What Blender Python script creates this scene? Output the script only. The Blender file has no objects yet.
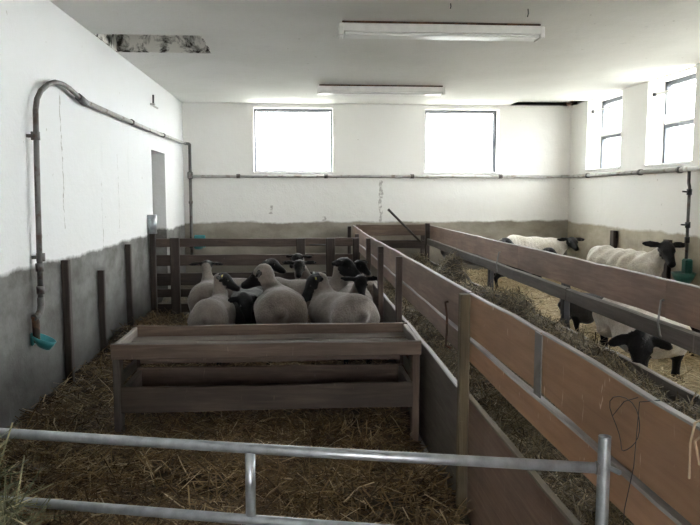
import bpy, bmesh, math, random
import numpy as np
from mathutils import Vector, Matrix

random.seed(7)
RNG = np.random.default_rng(11)
SC = bpy.context.scene
COL = SC.collection

# ------------------------------------------------------------------ camera, sky, exposure
YAW, PITCH = 0.07096, 0.09896
cam_data = bpy.data.cameras.new('camera')
cam_data.sensor_width = 36.0
cam_data.lens = 36.0
cam_data.clip_start = 0.05
cam_data.clip_end = 500
cam = bpy.data.objects.new('camera', cam_data)
COL.objects.link(cam)
cam.location = (0, 0, 1.4)
cam.rotation_euler = (math.pi / 2 - PITCH, 0, -YAW)
SC.camera = cam

world = bpy.data.worlds.new('overcast_sky')
SC.world = world
world.use_nodes = True
bg = world.node_tree.nodes['Background']
bg.inputs['Color'].default_value = (1.0, 0.985, 0.975, 1)
bg.inputs['Strength'].default_value = 3.0

SC.view_settings.view_transform = 'Standard'
SC.view_settings.look = 'None'
SC.view_settings.gamma = 1.0
SC.view_settings.use_curve_mapping = False
SC.view_settings.exposure = 3.45
SC.cycles.max_bounces = 12
SC.cycles.diffuse_bounces = 8
SC.cycles.transparent_max_bounces = 16
SC.cycles.sample_clamp_indirect = 8

# ------------------------------------------------------------------ helpers
def tag(o, label=None, cat=None, group=None, kind=None):
    if label: o['label'] = label
    if cat: o['category'] = cat
    if group: o['group'] = group
    if kind: o['kind'] = kind
    return o

def empty(name, loc, label=None, cat=None, group=None, kind=None, rz=0):
    o = bpy.data.objects.new(name, None)
    COL.objects.link(o)
    o.location = loc
    o.rotation_euler = (0, 0, rz)
    o.empty_display_size = 0.1
    return tag(o, label, cat, group, kind)

def root_of(p):
    v = Vector((0, 0, 0))
    while p is not None:
        v += p.location
        p = p.parent
    return v

def link(name, me, mat, parent=None, loc=(0, 0, 0), rot=(0, 0, 0), local=False):
    """loc is in world space unless local is set; parents built this way carry no rotation"""
    o = bpy.data.objects.new(name, me)
    COL.objects.link(o)
    if mat is not None and len(me.materials) == 0:
        me.materials.append(mat)
    o.rotation_euler = rot
    if parent is not None:
        o.parent = parent
        o.location = Vector(loc) - (Vector((0, 0, 0)) if local else root_of(parent))
    else:
        o.location = loc
    return o

def mesh_np(name, verts, faces, smooth=False):
    """verts (n,3) array, faces (m,k) array of one polygon size"""
    me = bpy.data.meshes.new(name)
    verts = np.asarray(verts, dtype=np.float32)
    faces = np.asarray(faces, dtype=np.int32)
    me.vertices.add(len(verts)); me.vertices.foreach_set('co', verts.ravel())
    k = faces.shape[1]
    me.loops.add(faces.size); me.loops.foreach_set('vertex_index', faces.ravel())
    me.polygons.add(len(faces))
    me.polygons.foreach_set('loop_start', np.arange(0, faces.size, k, dtype=np.int32))
    if smooth:
        me.polygons.foreach_set('use_smooth', np.ones(len(faces), dtype=bool))
    me.update(calc_edges=True)
    return me

def mesh_py(name, verts, faces, smooth=False):
    me = bpy.data.meshes.new(name)
    me.from_pydata([tuple(v) for v in verts], [], faces)
    if smooth:
        for p in me.polygons: p.use_smooth = True
    me.update()
    return me

class MB:
    """collects simple solids into one mesh"""
    def __init__(s): s.v = []; s.f = []; s.sm = []
    def add(s, vs, fs, sm=False):
        n = len(s.v); s.v += [tuple(v) for v in vs]
        s.f += [[i + n for i in f] for f in fs]; s.sm += [sm] * len(fs)
        return s
    def box(s, x0, x1, y0, y1, z0, z1, c=0.0):
        if c <= 0:
            vs = [(x, y, z) for z in (z0, z1) for (x, y) in ((x0, y0), (x1, y0), (x1, y1), (x0, y1))]
            return s.add(vs, [(3, 2, 1, 0), (4, 5, 6, 7), (0, 1, 5, 4), (1, 2, 6, 5), (2, 3, 7, 6), (3, 0, 4, 7)])
        bm = bmesh.new()
        bmesh.ops.create_cube(bm, size=1)
        for v in bm.verts:
            v.co = Vector(((x0 + x1) / 2 + v.co.x * (x1 - x0), (y0 + y1) / 2 + v.co.y * (y1 - y0), (z0 + z1) / 2 + v.co.z * (z1 - z0)))
        bmesh.ops.bevel(bm, geom=bm.edges[:], offset=c, segments=1, affect='EDGES')
        bm.verts.index_update()
        s.add([v.co[:] for v in bm.verts], [[v.index for v in f.verts] for f in bm.faces])
        bm.free()
        return s
    def tube(s, pts, r, n=10, cap=True):
        pts = [Vector(p) for p in pts]
        rr = r if isinstance(r, (list, tuple)) else [r] * len(pts)
        t0 = (pts[1] - pts[0]).normalized()
        up = Vector((0, 0, 1)) if abs(t0.z) < 0.9 else Vector((1, 0, 0))
        a = t0.cross(up).normalized()
        vs = []; fs = []
        for i, p in enumerate(pts):
            if i == 0: t = t0
            elif i == len(pts) - 1: t = (pts[i] - pts[i - 1]).normalized()
            else: t = ((pts[i + 1] - p).normalized() + (p - pts[i - 1]).normalized()).normalized()
            a = (a - t * a.dot(t)).normalized()
            b = t.cross(a)
            for k in range(n):
                w = 2 * math.pi * k / n
                vs.append(p + (a * math.cos(w) + b * math.sin(w)) * rr[i])
        for i in range(len(pts) - 1):
            for k in range(n):
                fs.append((i * n + k, i * n + (k + 1) % n, (i + 1) * n + (k + 1) % n, (i + 1) * n + k))
        s.add(vs, fs, True)
        if cap:
            m = len(s.v) - len(vs)
            s.f.append([m + k for k in range(n)][::-1]); s.sm.append(False)
            s.f.append([m + (len(pts) - 1) * n + k for k in range(n)]); s.sm.append(False)
        return s
    def lathe(s, prof, c, n=16):
        vs = []; fs = []
        for (r, z) in prof:
            for k in range(n):
                w = 2 * math.pi * k / n
                vs.append((c[0] + r * math.cos(w), c[1] + r * math.sin(w), c[2] + z))
        for i in range(len(prof) - 1):
            for k in range(n):
                fs.append((i * n + k, i * n + (k + 1) % n, (i + 1) * n + (k + 1) % n, (i + 1) * n + k))
        return s.add(vs, fs, True)
    def build(s, name, mat, parent=None, **kw):
        """vertices are world coordinates; the object's origin goes to their centre"""
        vs = [Vector(v) for v in s.v]
        lo = Vector([min(v[i] for v in vs) for i in range(3)]); hi = Vector([max(v[i] for v in vs) for i in range(3)])
        c = (lo + hi) / 2
        me = bpy.data.meshes.new(name)
        me.from_pydata([tuple(v - c) for v in vs], [], s.f)
        me.polygons.foreach_set('use_smooth', s.sm)
        me.update()
        return link(name, me, mat, parent, loc=c, **kw)

def board(name, p0, p1, h, t, mat, parent=None, flat=False, segs=None, wob=0.004, edge=None, **kw):
    """a plank from p0 to p1 (centre line); h tall, t thick. flat lays the wide face up."""
    p0 = Vector(p0); p1 = Vector(p1); d = p1 - p0; L = d.length
    n = segs or max(3, min(14, int(L / 0.3)))
    c = min(h, t) * 0.16
    if flat: h, t = t, h
    vs = []; fs = []
    for i in range(n + 1):
        x = -L / 2 + L * i / n
        wy = random.uniform(-wob, wob) * 0.7; wt = random.uniform(-wob, wob); wb = random.uniform(-wob, wob)
        a, b = t / 2, h / 2
        for (y, z) in ((-a + c, -b), (a - c, -b), (a, -b + c), (a, b - c), (a - c, b), (-a + c, b), (-a, b - c), (-a, -b + c)):
            vs.append((x, y + wy, z + (wt if z > 0 else wb)))
    for i in range(n):
        for k in range(8):
            fs.append((i * 8 + k, (i + 1) * 8 + k, (i + 1) * 8 + (k + 1) % 8, i * 8 + (k + 1) % 8))
    fs.append(tuple(range(8))); fs.append(tuple(n * 8 + k for k in range(8))[::-1])
    me = mesh_py(name, vs, fs)
    if edge is not None:                                   # upper edge faces take a second material
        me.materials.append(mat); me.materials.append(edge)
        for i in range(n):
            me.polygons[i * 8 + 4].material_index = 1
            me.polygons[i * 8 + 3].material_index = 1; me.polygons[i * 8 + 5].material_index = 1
    rot = d.to_track_quat('X', 'Z').to_euler()
    return link(name, me, mat, parent, loc=(p0 + p1) / 2, rot=rot, **kw)

def post(name, x, y, z0, z1, w, d, mat, parent=None):
    """upright timber: the plank's long local axis is X so that the grain runs along it"""
    n = 4; c = min(w, d) * 0.12
    L = z1 - z0; vs = []; fs = []
    for i in range(n + 1):
        u = -L / 2 + L * i / n; j = random.uniform(-.002, .002)
        a, b = w / 2, d / 2
        for (p, q) in ((-a + c, -b), (a - c, -b), (a, -b + c), (a, b - c), (a - c, b), (-a + c, b), (-a, b - c), (-a, -b + c)):
            vs.append((u, q + j, -p))
    for i in range(n):
        for k in range(8):
            fs.append((i * 8 + k, i * 8 + (k + 1) % 8, (i + 1) * 8 + (k + 1) % 8, (i + 1) * 8 + k))
    fs.append(tuple(range(8))[::-1]); fs.append(tuple(n * 8 + k for k in range(8)))
    me = mesh_py(name, vs, fs)
    bm = bmesh.new(); bm.from_mesh(me); bmesh.ops.recalc_face_normals(bm, faces=bm.faces[:]); bm.to_mesh(me); bm.free()
    return link(name, me, mat, parent, loc=(x, y, (z0 + z1) / 2), rot=(0, -math.pi / 2, 0))

def slab(name, us, zs, holes, u_axis, w0, w1, mat, w_axis=None):
    """solid slab on a grid with box holes; only outer faces are made. us: u breaks, zs: v breaks.
    u_axis 'X' -> wall across X (w is Y); 'Y' -> wall along Y (w is X); 'F' -> floor slab (u X, v Y, w Z)"""
    nu, nz = len(us) - 1, len(zs) - 1
    solid = lambda i, j: 0 <= i < nu and 0 <= j < nz and not any(h[0] <= (us[i] + us[i + 1]) / 2 <= h[1] and h[2] <= (zs[j] + zs[j + 1]) / 2 <= h[3] for h in holes)
    def P(u, v, w):
        return {'X': (u, w, v), 'Y': (w, u, v), 'F': (u, v, w)}[u_axis]
    vs = []; fs = []
    def q(*p):
        n = len(vs); vs.extend(p); fs.append((n, n + 1, n + 2, n + 3))
    for i in range(nu):
        for j in range(nz):
            if not solid(i, j): continue
            a, b, c, d = us[i], us[i + 1], zs[j], zs[j + 1]
            q(P(a, c, w0), P(b, c, w0), P(b, d, w0), P(a, d, w0))
            q(P(a, c, w1), P(a, d, w1), P(b, d, w1), P(b, c, w1))
            if not solid(i - 1, j): q(P(a, c, w0), P(a, d, w0), P(a, d, w1), P(a, c, w1))
            if not solid(i + 1, j): q(P(b, c, w0), P(b, c, w1), P(b, d, w1), P(b, d, w0))
            if not solid(i, j - 1): q(P(a, c, w0), P(a, c, w1), P(b, c, w1), P(b, c, w0))
            if not solid(i, j + 1): q(P(a, d, w0), P(b, d, w0), P(b, d, w1), P(a, d, w1))
    me = mesh_py(name, vs, fs)
    bm = bmesh.new(); bm.from_mesh(me)
    bmesh.ops.remove_doubles(bm, verts=bm.verts[:], dist=1e-5)
    bmesh.ops.recalc_face_normals(bm, faces=bm.faces[:]); bm.to_mesh(me); bm.free()
    return link(name, me, mat)

# ------------------------------------------------------------------ numpy noise
def _hash(i, j, s):
    n = (i * 374761393 + j * 668265263 + s * 1442695041) & 0xFFFFFFFF
    n = ((n ^ (n >> 13)) * 1274126177) & 0xFFFFFFFF
    return ((n ^ (n >> 16)) & 0xFFFF) / 65535.0
def vnoise(x, y, s=0):
    x = np.asarray(x, float); y = np.asarray(y, float)
    i = np.floor(x).astype(np.int64); j = np.floor(y).astype(np.int64)
    fx = x - i; fy = y - j; fx = fx * fx * (3 - 2 * fx); fy = fy * fy * (3 - 2 * fy)
    a = _hash(i, j, s); b = _hash(i + 1, j, s); c = _hash(i, j + 1, s); d = _hash(i + 1, j + 1, s)
    return (a * (1 - fx) + b * fx) * (1 - fy) + (c * (1 - fx) + d * fx) * fy
def fbm(x, y, s=0, o=4):
    r = 0; a = 0.5
    for k in range(o):
        r = r + a * (vnoise(x * 2 ** k, y * 2 ** k, s + k) - 0.5) * 2; a *= 0.5
    return r

# ------------------------------------------------------------------ materials
def new_mat(name):
    m = bpy.data.materials.new(name); m.use_nodes = True
    nt = m.node_tree; b = nt.nodes['Principled BSDF']
    return m, nt, b
def N(nt, typ, **kw):
    n = nt.nodes.new(typ)
    for k, v in kw.items():
        if k in n.inputs.keys() if not hasattr(n, k) else False: n.inputs[k].default_value = v
        elif hasattr(n, k): setattr(n, k, v)
    return n
def ramp(nt, fac, stops):
    r = nt.nodes.new('ShaderNodeValToRGB')
    el = r.color_ramp.elements
    while len(el) < len(stops): el.new(0.5)
    for e, (p, c) in zip(el, stops):
        e.position = p; e.color = (c[0], c[1], c[2], 1) if not isinstance(c, (int, float)) else (c, c, c, 1)
    nt.links.new(fac, r.inputs['Fac'])
    return r.outputs['Color']
def noise(nt, vec, scale, detail=4, rough=0.55, dist=0.0):
    n = nt.nodes.new('ShaderNodeTexNoise')
    n.inputs['Scale'].default_value = scale; n.inputs['Detail'].default_value = detail
    n.inputs['Roughness'].default_value = rough; n.inputs['Distortion'].default_value = dist
    if vec is not None: nt.links.new(vec, n.inputs['Vector'])
    return n.outputs['Fac']
def mapping(nt, vec, scale=(1, 1, 1), loc=None):
    m = nt.nodes.new('ShaderNodeMapping'); m.inputs['Scale'].default_value = scale
    nt.links.new(vec, m.inputs['Vector'])
    if loc is not None: nt.links.new(loc, m.inputs['Location'])
    return m.outputs['Vector']
def mathn(nt, op, a, b=None, clamp=False):
    m = nt.nodes.new('ShaderNodeMath'); m.operation = op; m.use_clamp = clamp
    for i, v in enumerate((a, b)):
        if v is None: continue
        if isinstance(v, (int, float)): m.inputs[i].default_value = v
        else: nt.links.new(v, m.inputs[i])
    return m.outputs[0]
def mix(nt, fac, a, b, typ='MIX'):
    m = nt.nodes.new('ShaderNodeMix'); m.data_type = 'RGBA'; m.blend_type = typ
    if isinstance(fac, (int, float)): m.inputs[0].default_value = fac
    else: nt.links.new(fac, m.inputs[0])
    for i, v in ((6, a), (7, b)):
        if isinstance(v, tuple): m.inputs[i].default_value = (v[0], v[1], v[2], 1)
        else: nt.links.new(v, m.inputs[i])
    return m.outputs[2]
def bump(nt, b, h, strength, dist=0.01):
    n = nt.nodes.new('ShaderNodeBump'); n.inputs['Strength'].default_value = strength
    n.inputs['Distance'].default_value = dist
    nt.links.new(h, n.inputs['Height']); nt.links.new(n.outputs['Normal'], b.inputs['Normal'])
def objcoord(nt): return nt.nodes.new('ShaderNodeTexCoord').outputs['Object']
def wpos(nt): return nt.nodes.new('ShaderNodeNewGeometry').outputs['Position']

def wood_mat(name, dark, mid, light, rough=0.7, scratch=0.0, scratch_col=(.5, .42, .34), dirt=(.05, .04, .03), dirt_amt=.5, spec=.35):
    m, nt, b = new_mat(name)
    oc = objcoord(nt); info = nt.nodes.new('ShaderNodeObjectInfo')
    vm = nt.nodes.new('ShaderNodeVectorMath'); vm.operation = 'SCALE'
    cmb = nt.nodes.new('ShaderNodeCombineXYZ')
    for i in range(3): nt.links.new(info.outputs['Random'], cmb.inputs[i])
    nt.links.new(cmb.outputs[0], vm.inputs[0]); vm.inputs['Scale'].default_value = 37.0
    v = mapping(nt, oc, (1.6, 22, 22), vm.outputs[0])
    g = noise(nt, v, 2.2, 6, .6, .6)
    col = ramp(nt, g, [(.25, dark), (.5, mid), (.78, light)])
    big = noise(nt, mapping(nt, oc, (1.2, 3, 3), vm.outputs[0]), 2.0, 3)
    f = ramp(nt, big, [(.38, 1.0), (.62, 0.0)])
    f = mathn(nt, 'MULTIPLY', f, dirt_amt)
    col = mix(nt, f, col, dirt)
    tint = mathn(nt, 'MULTIPLY_ADD', info.outputs['Random'], .3)
    nt.nodes[-1].inputs[2].default_value = .82
    hsv = nt.nodes.new('ShaderNodeHueSaturation'); nt.links.new(col, hsv.inputs['Color']); nt.links.new(tint, hsv.inputs['Value'])
    col = hsv.outputs[0]
    if scratch > 0:
        sv = mapping(nt, oc, (28, 3.0, 5.0), vm.outputs[0])
        s = noise(nt, sv, 1.6, 2, .5, 1.2)
        s = ramp(nt, s, [(.70, 0.0), (.735, 1.0)])
        s = mathn(nt, 'MULTIPLY', s, scratch)
        col = mix(nt, s, col, scratch_col)
    nt.links.new(col, b.inputs['Base Color'])
    b.inputs['Roughness'].default_value = rough
    b.inputs['Specular IOR Level'].default_value = spec
    bump(nt, b, g, .35, .004)
    return m

def plaster_mat(name, white, band, band_z=.96, tint=(.72, .70, .64), band2=None, stain=.35, cracks=()):
    m, nt, b = new_mat(name)
    p = wpos(nt)
    n1 = noise(nt, p, .9, 5, .6); n2 = noise(nt, p, 7, 5, .6); n3 = noise(nt, p, 45, 3)
    col = mix(nt, mathn(nt, 'MULTIPLY', ramp(nt, n1, [(.42, 0.0), (.72, 1.0)]), stain), white, tint)
    # drips and scuffs run vertically
    d = noise(nt, mapping(nt, p, (9, 9, .7)), 1.3, 4, .6)
    col = mix(nt, mathn(nt, 'MULTIPLY', ramp(nt, d, [(.66, 0.0), (.8, 1.0)]), .35), col, (.42, .42, .42))
    sp = noise(nt, p, 16, 2)
    col = mix(nt, mathn(nt, 'MULTIPLY', ramp(nt, sp, [(.745, 0.0), (.775, 1.0)]), .6), col, (.35, .32, .27))
    for (axis, u0, z0, z1, wd) in cracks:                  # old cracks and drips in the plaster
        sp_ = nt.nodes.new('ShaderNodeSeparateXYZ'); nt.links.new(p, sp_.inputs[0])
        u = mathn(nt, 'ADD', sp_.outputs[axis], mathn(nt, 'MULTIPLY', mathn(nt, 'SUBTRACT', noise(nt, p, 6, 4), .5), .10))
        f = mathn(nt, 'LESS_THAN', mathn(nt, 'ABSOLUTE', mathn(nt, 'SUBTRACT', u, u0)), wd)
        f = mathn(nt, 'MULTIPLY', f, mathn(nt, 'MULTIPLY', mathn(nt, 'GREATER_THAN', sp_.outputs[2], z0), mathn(nt, 'LESS_THAN', sp_.outputs[2], z1)))
        f = mathn(nt, 'MULTIPLY', f, ramp(nt, noise(nt, p, 30, 3), [(.42, 0.0), (.55, .75)]))
        col = mix(nt, f, col, (.33, .31, .28))
    if band is not None:
        sep = nt.nodes.new('ShaderNodeSeparateXYZ'); nt.links.new(p, sep.inputs[0])
        e = noise(nt, p, 2.2, 5, .65)
        z = mathn(nt, 'ADD', sep.outputs['Z'], mathn(nt, 'MULTIPLY', mathn(nt, 'SUBTRACT', e, .5), .13))
        f = mathn(nt, 'DIVIDE', mathn(nt, 'SUBTRACT', band_z + .02, z), .03, True)
        b2 = band2 or tuple(c * .62 for c in band)
        bc = mix(nt, ramp(nt, noise(nt, mapping(nt, p, (1.5, 1.5, 2.5)), 1.6, 6, .65), [(.38, 0.0), (.62, 1.0)]), band, b2)
        lightp = ramp(nt, noise(nt, mapping(nt, p, (7, 7, 2.2)), 1.5, 4, .7), [(.66, 0.0), (.73, 1.0)])
        bc = mix(nt, mathn(nt, 'MULTIPLY', lightp, .45), bc, tuple(min(1, c * 1.7) for c in band))
        # muck builds up on the plaster towards the bedding
        low = mathn(nt, 'DIVIDE', mathn(nt, 'SUBTRACT', mathn(nt, 'MULTIPLY_ADD', e, .5), sep.outputs['Z']), .35, True)
        bc = mix(nt, mathn(nt, 'MULTIPLY', low, .6), bc, tuple(c * .4 for c in band))
        col = mix(nt, f, col, bc)
    nt.links.new(col, b.inputs['Base Color'])
    b.inputs['Roughness'].default_value = .85
    b.inputs['Specular IOR Level'].default_value = .2
    h = mathn(nt, 'ADD', mathn(nt, 'MULTIPLY', n2, .8), mathn(nt, 'MULTIPLY', n3, .25))
    bump(nt, b, h, .35, .02)
    return m

def plain_mat(name, col, rough=.5, metal=0.0, var=.25, scale=12, spec=.5):
    m, nt, b = new_mat(name)
    oc = objcoord(nt)
    n = noise(nt, oc, scale, 4)
    nt.links.new(mix(nt, ramp(nt, n, [(.35, 0.0), (.7, 1.0)]), col, tuple(c * (1 - var) for c in col)), b.inputs['Base Color'])
    b.inputs['Roughness'].default_value = rough; b.inputs['Metallic'].default_value = metal
    b.inputs['Specular IOR Level'].default_value = spec
    bump(nt, b, n, .1, .003)
    return m

def rust_mat(name, col, rust, amt=.5, rough=.6, metal=.3, scale=9):
    m, nt, b = new_mat(name)
    oc = objcoord(nt)
    n = noise(nt, oc, scale, 5, .65, .4)
    nt.links.new(mix(nt, ramp(nt, n, [(1 - amt - .08, 0.0), (1 - amt + .04, 1.0)]), col, rust), b.inputs['Base Color'])
    b.inputs['Roughness'].default_value = rough; b.inputs['Metallic'].default_value = metal
    bump(nt, b, n, .3, .004)
    return m

def wool_mat(name, wool, wool2, dark=(.007, .0065, .007), ridges=0.0):
    m, nt, b = new_mat(name)
    oc = objcoord(nt)
    at = nt.nodes.new('ShaderNodeAttribute'); at.attribute_name = 'dark'
    n = noise(nt, oc, 7, 5, .6); f = noise(nt, oc, 70, 4, .7)
    w = mix(nt, ramp(nt, n, [(.35, 0.0), (.68, 1.0)]), wool, wool2)
    w = mix(nt, mathn(nt, 'MULTIPLY', ramp(nt, f, [(.35, 1.0), (.6, 0.0)]), .35), w, tuple(c * .55 for c in wool2))
    edge = mathn(nt, 'ADD', at.outputs['Fac'], mathn(nt, 'MULTIPLY', mathn(nt, 'SUBTRACT', n, .5), .5))
    e = ramp(nt, edge, [(.42, 0.0), (.58, 1.0)])
    nt.links.new(mix(nt, e, w, dark), b.inputs['Base Color'])
    r = nt.nodes.new('ShaderNodeMapRange'); nt.links.new(e, r.inputs[0]); r.inputs[3].default_value = .95; r.inputs[4].default_value = .5
    nt.links.new(r.outputs[0], b.inputs['Roughness'])
    b.inputs['Specular IOR Level'].default_value = .14
    nt.links.new(mathn(nt, 'MULTIPLY', mathn(nt, 'SUBTRACT', 1.0, e), .35), b.inputs['Sheen Weight'])
    h = mathn(nt, 'ADD', f, mathn(nt, 'MULTIPLY', n, .8))
    if ridges > 0:
        h = mathn(nt, 'ADD', h, mathn(nt, 'MULTIPLY', noise(nt, mapping(nt, oc, (11, 1.5, 1.2)), 1.4, 2), ridges))
    bump(nt, b, h, .6, .012)
    return m

def straw_mat(name, stops):
    m, nt, b = new_mat(name)
    at = nt.nodes.new('ShaderNodeAttribute'); at.attribute_name = 'tone'
    nt.links.new(ramp(nt, at.outputs['Fac'], stops), b.inputs['Base Color'])
    b.inputs['Roughness'].default_value = .55
    b.inputs['Specular IOR Level'].default_value = .35
    return m
def litter_mat(name, a, c, d):
    m, nt, b = new_mat(name)
    p = wpos(nt)
    n = noise(nt, p, 38, 6, .75); g = noise(nt, p, 3, 4)
    col = ramp(nt, n, [(.32, a), (.52, c), (.7, d)])
    col = mix(nt, mathn(nt, 'MULTIPLY', ramp(nt, g, [(.45, 0.0), (.7, 1.0)]), .5), col, a)
    nt.links.new(col, b.inputs['Base Color']); b.inputs['Roughness'].default_value = .9
    bump(nt, b, n, .9, .03)
    return m

M = {}
M['wall_left'] = plaster_mat('whitewash_left', (.76, .77, .78), (.22, .22, .21), .945, band2=(.115, .11, .10), stain=.25, cracks=((1, 5.05, 1.15, 2.1, .010), (1, 6.0, .95, 1.5, .006), (1, 6.55, 1.05, 1.75, .005), (1, 4.60, 1.0, 1.35, .008)))
M['wall_back'] = plaster_mat('whitewash_back', (.78, .77, .75), (.34, .31, .26), .975, band2=(.24, .215, .175), cracks=((0, 1.17, .98, 1.58, .022), (0, -.42, 1.1, 1.22, .02), (0, .35, 1.0, 1.06, .03)))
M['wall_right'] = plaster_mat('whitewash_right', (.80, .79, .76), (.50, .45, .36), .96, band2=(.38, .335, .26), stain=.2)
M['ceiling'] = plaster_mat('whitewash_ceiling', (.80, .79, .77), None, tint=(.66, .65, .62), stain=.6)
M['concrete'] = plain_mat('concrete', (.30, .29, .27), .9)
M['ground'] = plain_mat('yard_ground', (.32, .32, .28), .95, scale=2)
M['wood_tan'] = wood_mat('tan_board', (.33, .185, .105), (.41, .235, .135), (.46, .28, .17), .5, .8, (.75, .62, .46), (.20, .12, .075), .4, .5)
M['wood_red'] = wood_mat('reddish_board', (.17, .105, .075), (.23, .15, .11), (.29, .20, .15), .6, .3, (.38, .30, .24), (.08, .055, .045), .4, .45)
M['wood_grey'] = wood_mat('grey_weathered_board', (.07, .058, .05), (.11, .095, .082), (.16, .14, .125), .65, .2, (.35, .32, .28), (.07, .06, .05), .4)
M['wood_edge'] = wood_mat('lit_grey_edge', (.18, .165, .15), (.27, .25, .23), (.36, .34, .31), .55, 0, dirt_amt=.2)  # greyed, dirty board tops, with light from the windows painted into their paleness
M['wood_inner'] = wood_mat('worn_inner_board', (.13, .11, .095), (.20, .175, .155), (.28, .25, .225), .6, .5, (.42, .38, .34), (.09, .07, .058), .5)
M['wood_post'] = wood_mat('olive_post', (.09, .07, .042), (.15, .118, .07), (.21, .17, .11), .75, .2, (.25, .22, .15), (.03, .026, .018), .5)  # plain olive-brown post wood
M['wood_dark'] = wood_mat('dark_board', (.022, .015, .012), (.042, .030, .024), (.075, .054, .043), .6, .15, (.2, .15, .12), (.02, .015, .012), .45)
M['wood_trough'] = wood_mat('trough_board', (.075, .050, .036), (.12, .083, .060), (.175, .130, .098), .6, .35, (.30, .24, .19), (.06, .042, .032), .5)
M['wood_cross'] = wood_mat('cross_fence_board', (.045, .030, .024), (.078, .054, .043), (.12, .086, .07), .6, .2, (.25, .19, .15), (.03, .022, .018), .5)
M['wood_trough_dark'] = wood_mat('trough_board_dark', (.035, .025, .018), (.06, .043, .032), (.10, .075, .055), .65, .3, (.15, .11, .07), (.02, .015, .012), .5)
M['galv'] = plain_mat('galvanised_steel', (.46, .49, .52), .4, .7, .35, 30)
M['pipe'] = rust_mat('old_pipe', (.13, .125, .12), (.08, .055, .042), .42, .55, .3, 14)
M['pipe_light'] = rust_mat('pale_pipe', (.42, .41, .39), (.22, .19, .15), .40, .5, .1, 8)
M['steel_dark'] = plain_mat('dark_steel', (.07, .07, .075), .5, .6)
M['plate'] = plain_mat('grey_plate', (.26, .255, .25), .5, .5, .35)
M['rust'] = rust_mat('rusty_iron', (.16, .08, .045), (.06, .035, .025), .5, .8, .1)
M['hatch'] = rust_mat('peeling_lining', (.80, .78, .74), (.04, .034, .03), .44, .9, 0, 6.5)
M['frame'] = plain_mat('window_frame', (.10, .115, .14), .5)
M['enamel'] = plain_mat('white_enamel', (.78, .77, .75), .4, 0, .12)
M['diffuser'] = plain_mat('lamp_diffuser', (.85, .85, .84), .3, 0, .05)
M['teal'] = plain_mat('teal_plastic', (.05, .28, .30), .4)
M['green'] = plain_mat('green_plastic', (.015, .10, .075), .4)
M['door'] = plain_mat('grey_door', (.30, .29, .28), .7)
M['tag_yellow'] = plain_mat('yellow_tag', (.75, .68, .12), .4)
M['eye'] = plain_mat('eye', (.02, .012, .006), .1, spec=.8)
M['twine'] = plain_mat('twine', (.50, .38, .26), .9)
M['wool_grey'] = wool_mat('greyish_fleece', (.21, .178, .155), (.115, .096, .082))
M['wool_pale'] = wool_mat('pale_fleece', (.27, .235, .21), (.155, .132, .115))
M['wool_white'] = wool_mat('white_fleece', (.80, .77, .72), (.52, .46, .38), ridges=1.6)
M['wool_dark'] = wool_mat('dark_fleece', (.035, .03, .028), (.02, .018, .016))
M['litter_left'] = litter_mat('trodden_straw', (.022, .016, .010), (.055, .040, .024), (.12, .088, .05))
M['litter_alley'] = litter_mat('alley_hay', (.018, .014, .009), (.045, .036, .021), (.10, .082, .05))
M['litter_right'] = litter_mat('clean_straw', (.15, .11, .05), (.32, .25, .13), (.5, .4, .22))
M['straw_left'] = straw_mat('straw_stems', [(0, (.05, .032, .015)), (.45, (.165, .105, .048)), (.72, (.33, .23, .115)), (1, (.64, .53, .36))])
M['straw_alley'] = straw_mat('hay_stems', [(0, (.05, .040, .022)), (.5, (.15, .118, .064)), (.8, (.27, .215, .12)), (1, (.45, .37, .24))])
M['straw_right'] = straw_mat('gold_straw', [(0, (.26, .19, .09)), (.5, (.46, .36, .2)), (1, (.7, .58, .36))])
M['straw_pile'] = straw_mat('green_hay', [(0, (.08, .085, .045)), (.6, (.20, .20, .11)), (.9, (.36, .33, .19)), (1, (.6, .5, .3))])

def glass_mat():
    m = bpy.data.materials.new('window_glass'); m.use_nodes = True; nt = m.node_tree
    nt.nodes.clear()
    out = nt.nodes.new('ShaderNodeOutputMaterial'); tr = nt.nodes.new('ShaderNodeBsdfTransparent')
    gl = nt.nodes.new('ShaderNodeBsdfGlossy'); gl.inputs['Roughness'].default_value = .05
    tr.inputs[0].default_value = (.93, .96, .96, 1)
    mx = nt.nodes.new('ShaderNodeMixShader'); mx.inputs[0].default_value = .06
    nt.links.new(tr.outputs[0], mx.inputs[1]); nt.links.new(gl.outputs[0], mx.inputs[2])
    nt.links.new(mx.outputs[0], out.inputs[0])
    return m
M['glass'] = glass_mat()

# ------------------------------------------------------------------ room shell
XL, XR, YB, YF, ZC = -1.65, 3.98, 10.18, -3.2, 2.67
T = 0.30
tag(slab('ground', [-30, 30], [-30, 45], [], 'F', -.5, -.32, M['ground']), 'grey yard ground outside the barn windows', 'ground', kind='structure')
tag(slab('floor', [XL - T, XR + T], [YF - T, YB + T], [], 'F', -.30, -.12, M['concrete']), 'concrete barn floor hidden beneath the straw bedding', 'floor', kind='structure')
DY0, DY1, DZ = 8.02, 8.80, 1.88
tag(slab('wall_left', [YF - T, DY0, DY1, YB + T], [-.2, DZ, ZC], [(DY0, DY1, -1, DZ)], 'Y', XL - T, XL, M['wall_left']),
    'whitewashed left wall with dirty grey lower band', 'wall', kind='structure')
BW = [(-.655, .475, 1.70, 2.61), (1.815, 2.905, 1.70, 2.61)]
tag(slab('wall_back', [XL, BW[0][0], BW[0][1], BW[1][0], BW[1][1], XR], [-.2, 1.70, 2.61, ZC + .1], BW, 'X', YB, YB + T, M['wall_back']),
    'whitewashed back wall with two bright windows and brownish lower band', 'wall', kind='structure')
RW = [(y, y + 1.04) for y in (8.55, 6.86, 5.17, 3.48, 1.79)]
ys = [YF - T]
for a, b_ in sorted(RW): ys += [a, b_]
ys += [YB + T]
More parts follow.
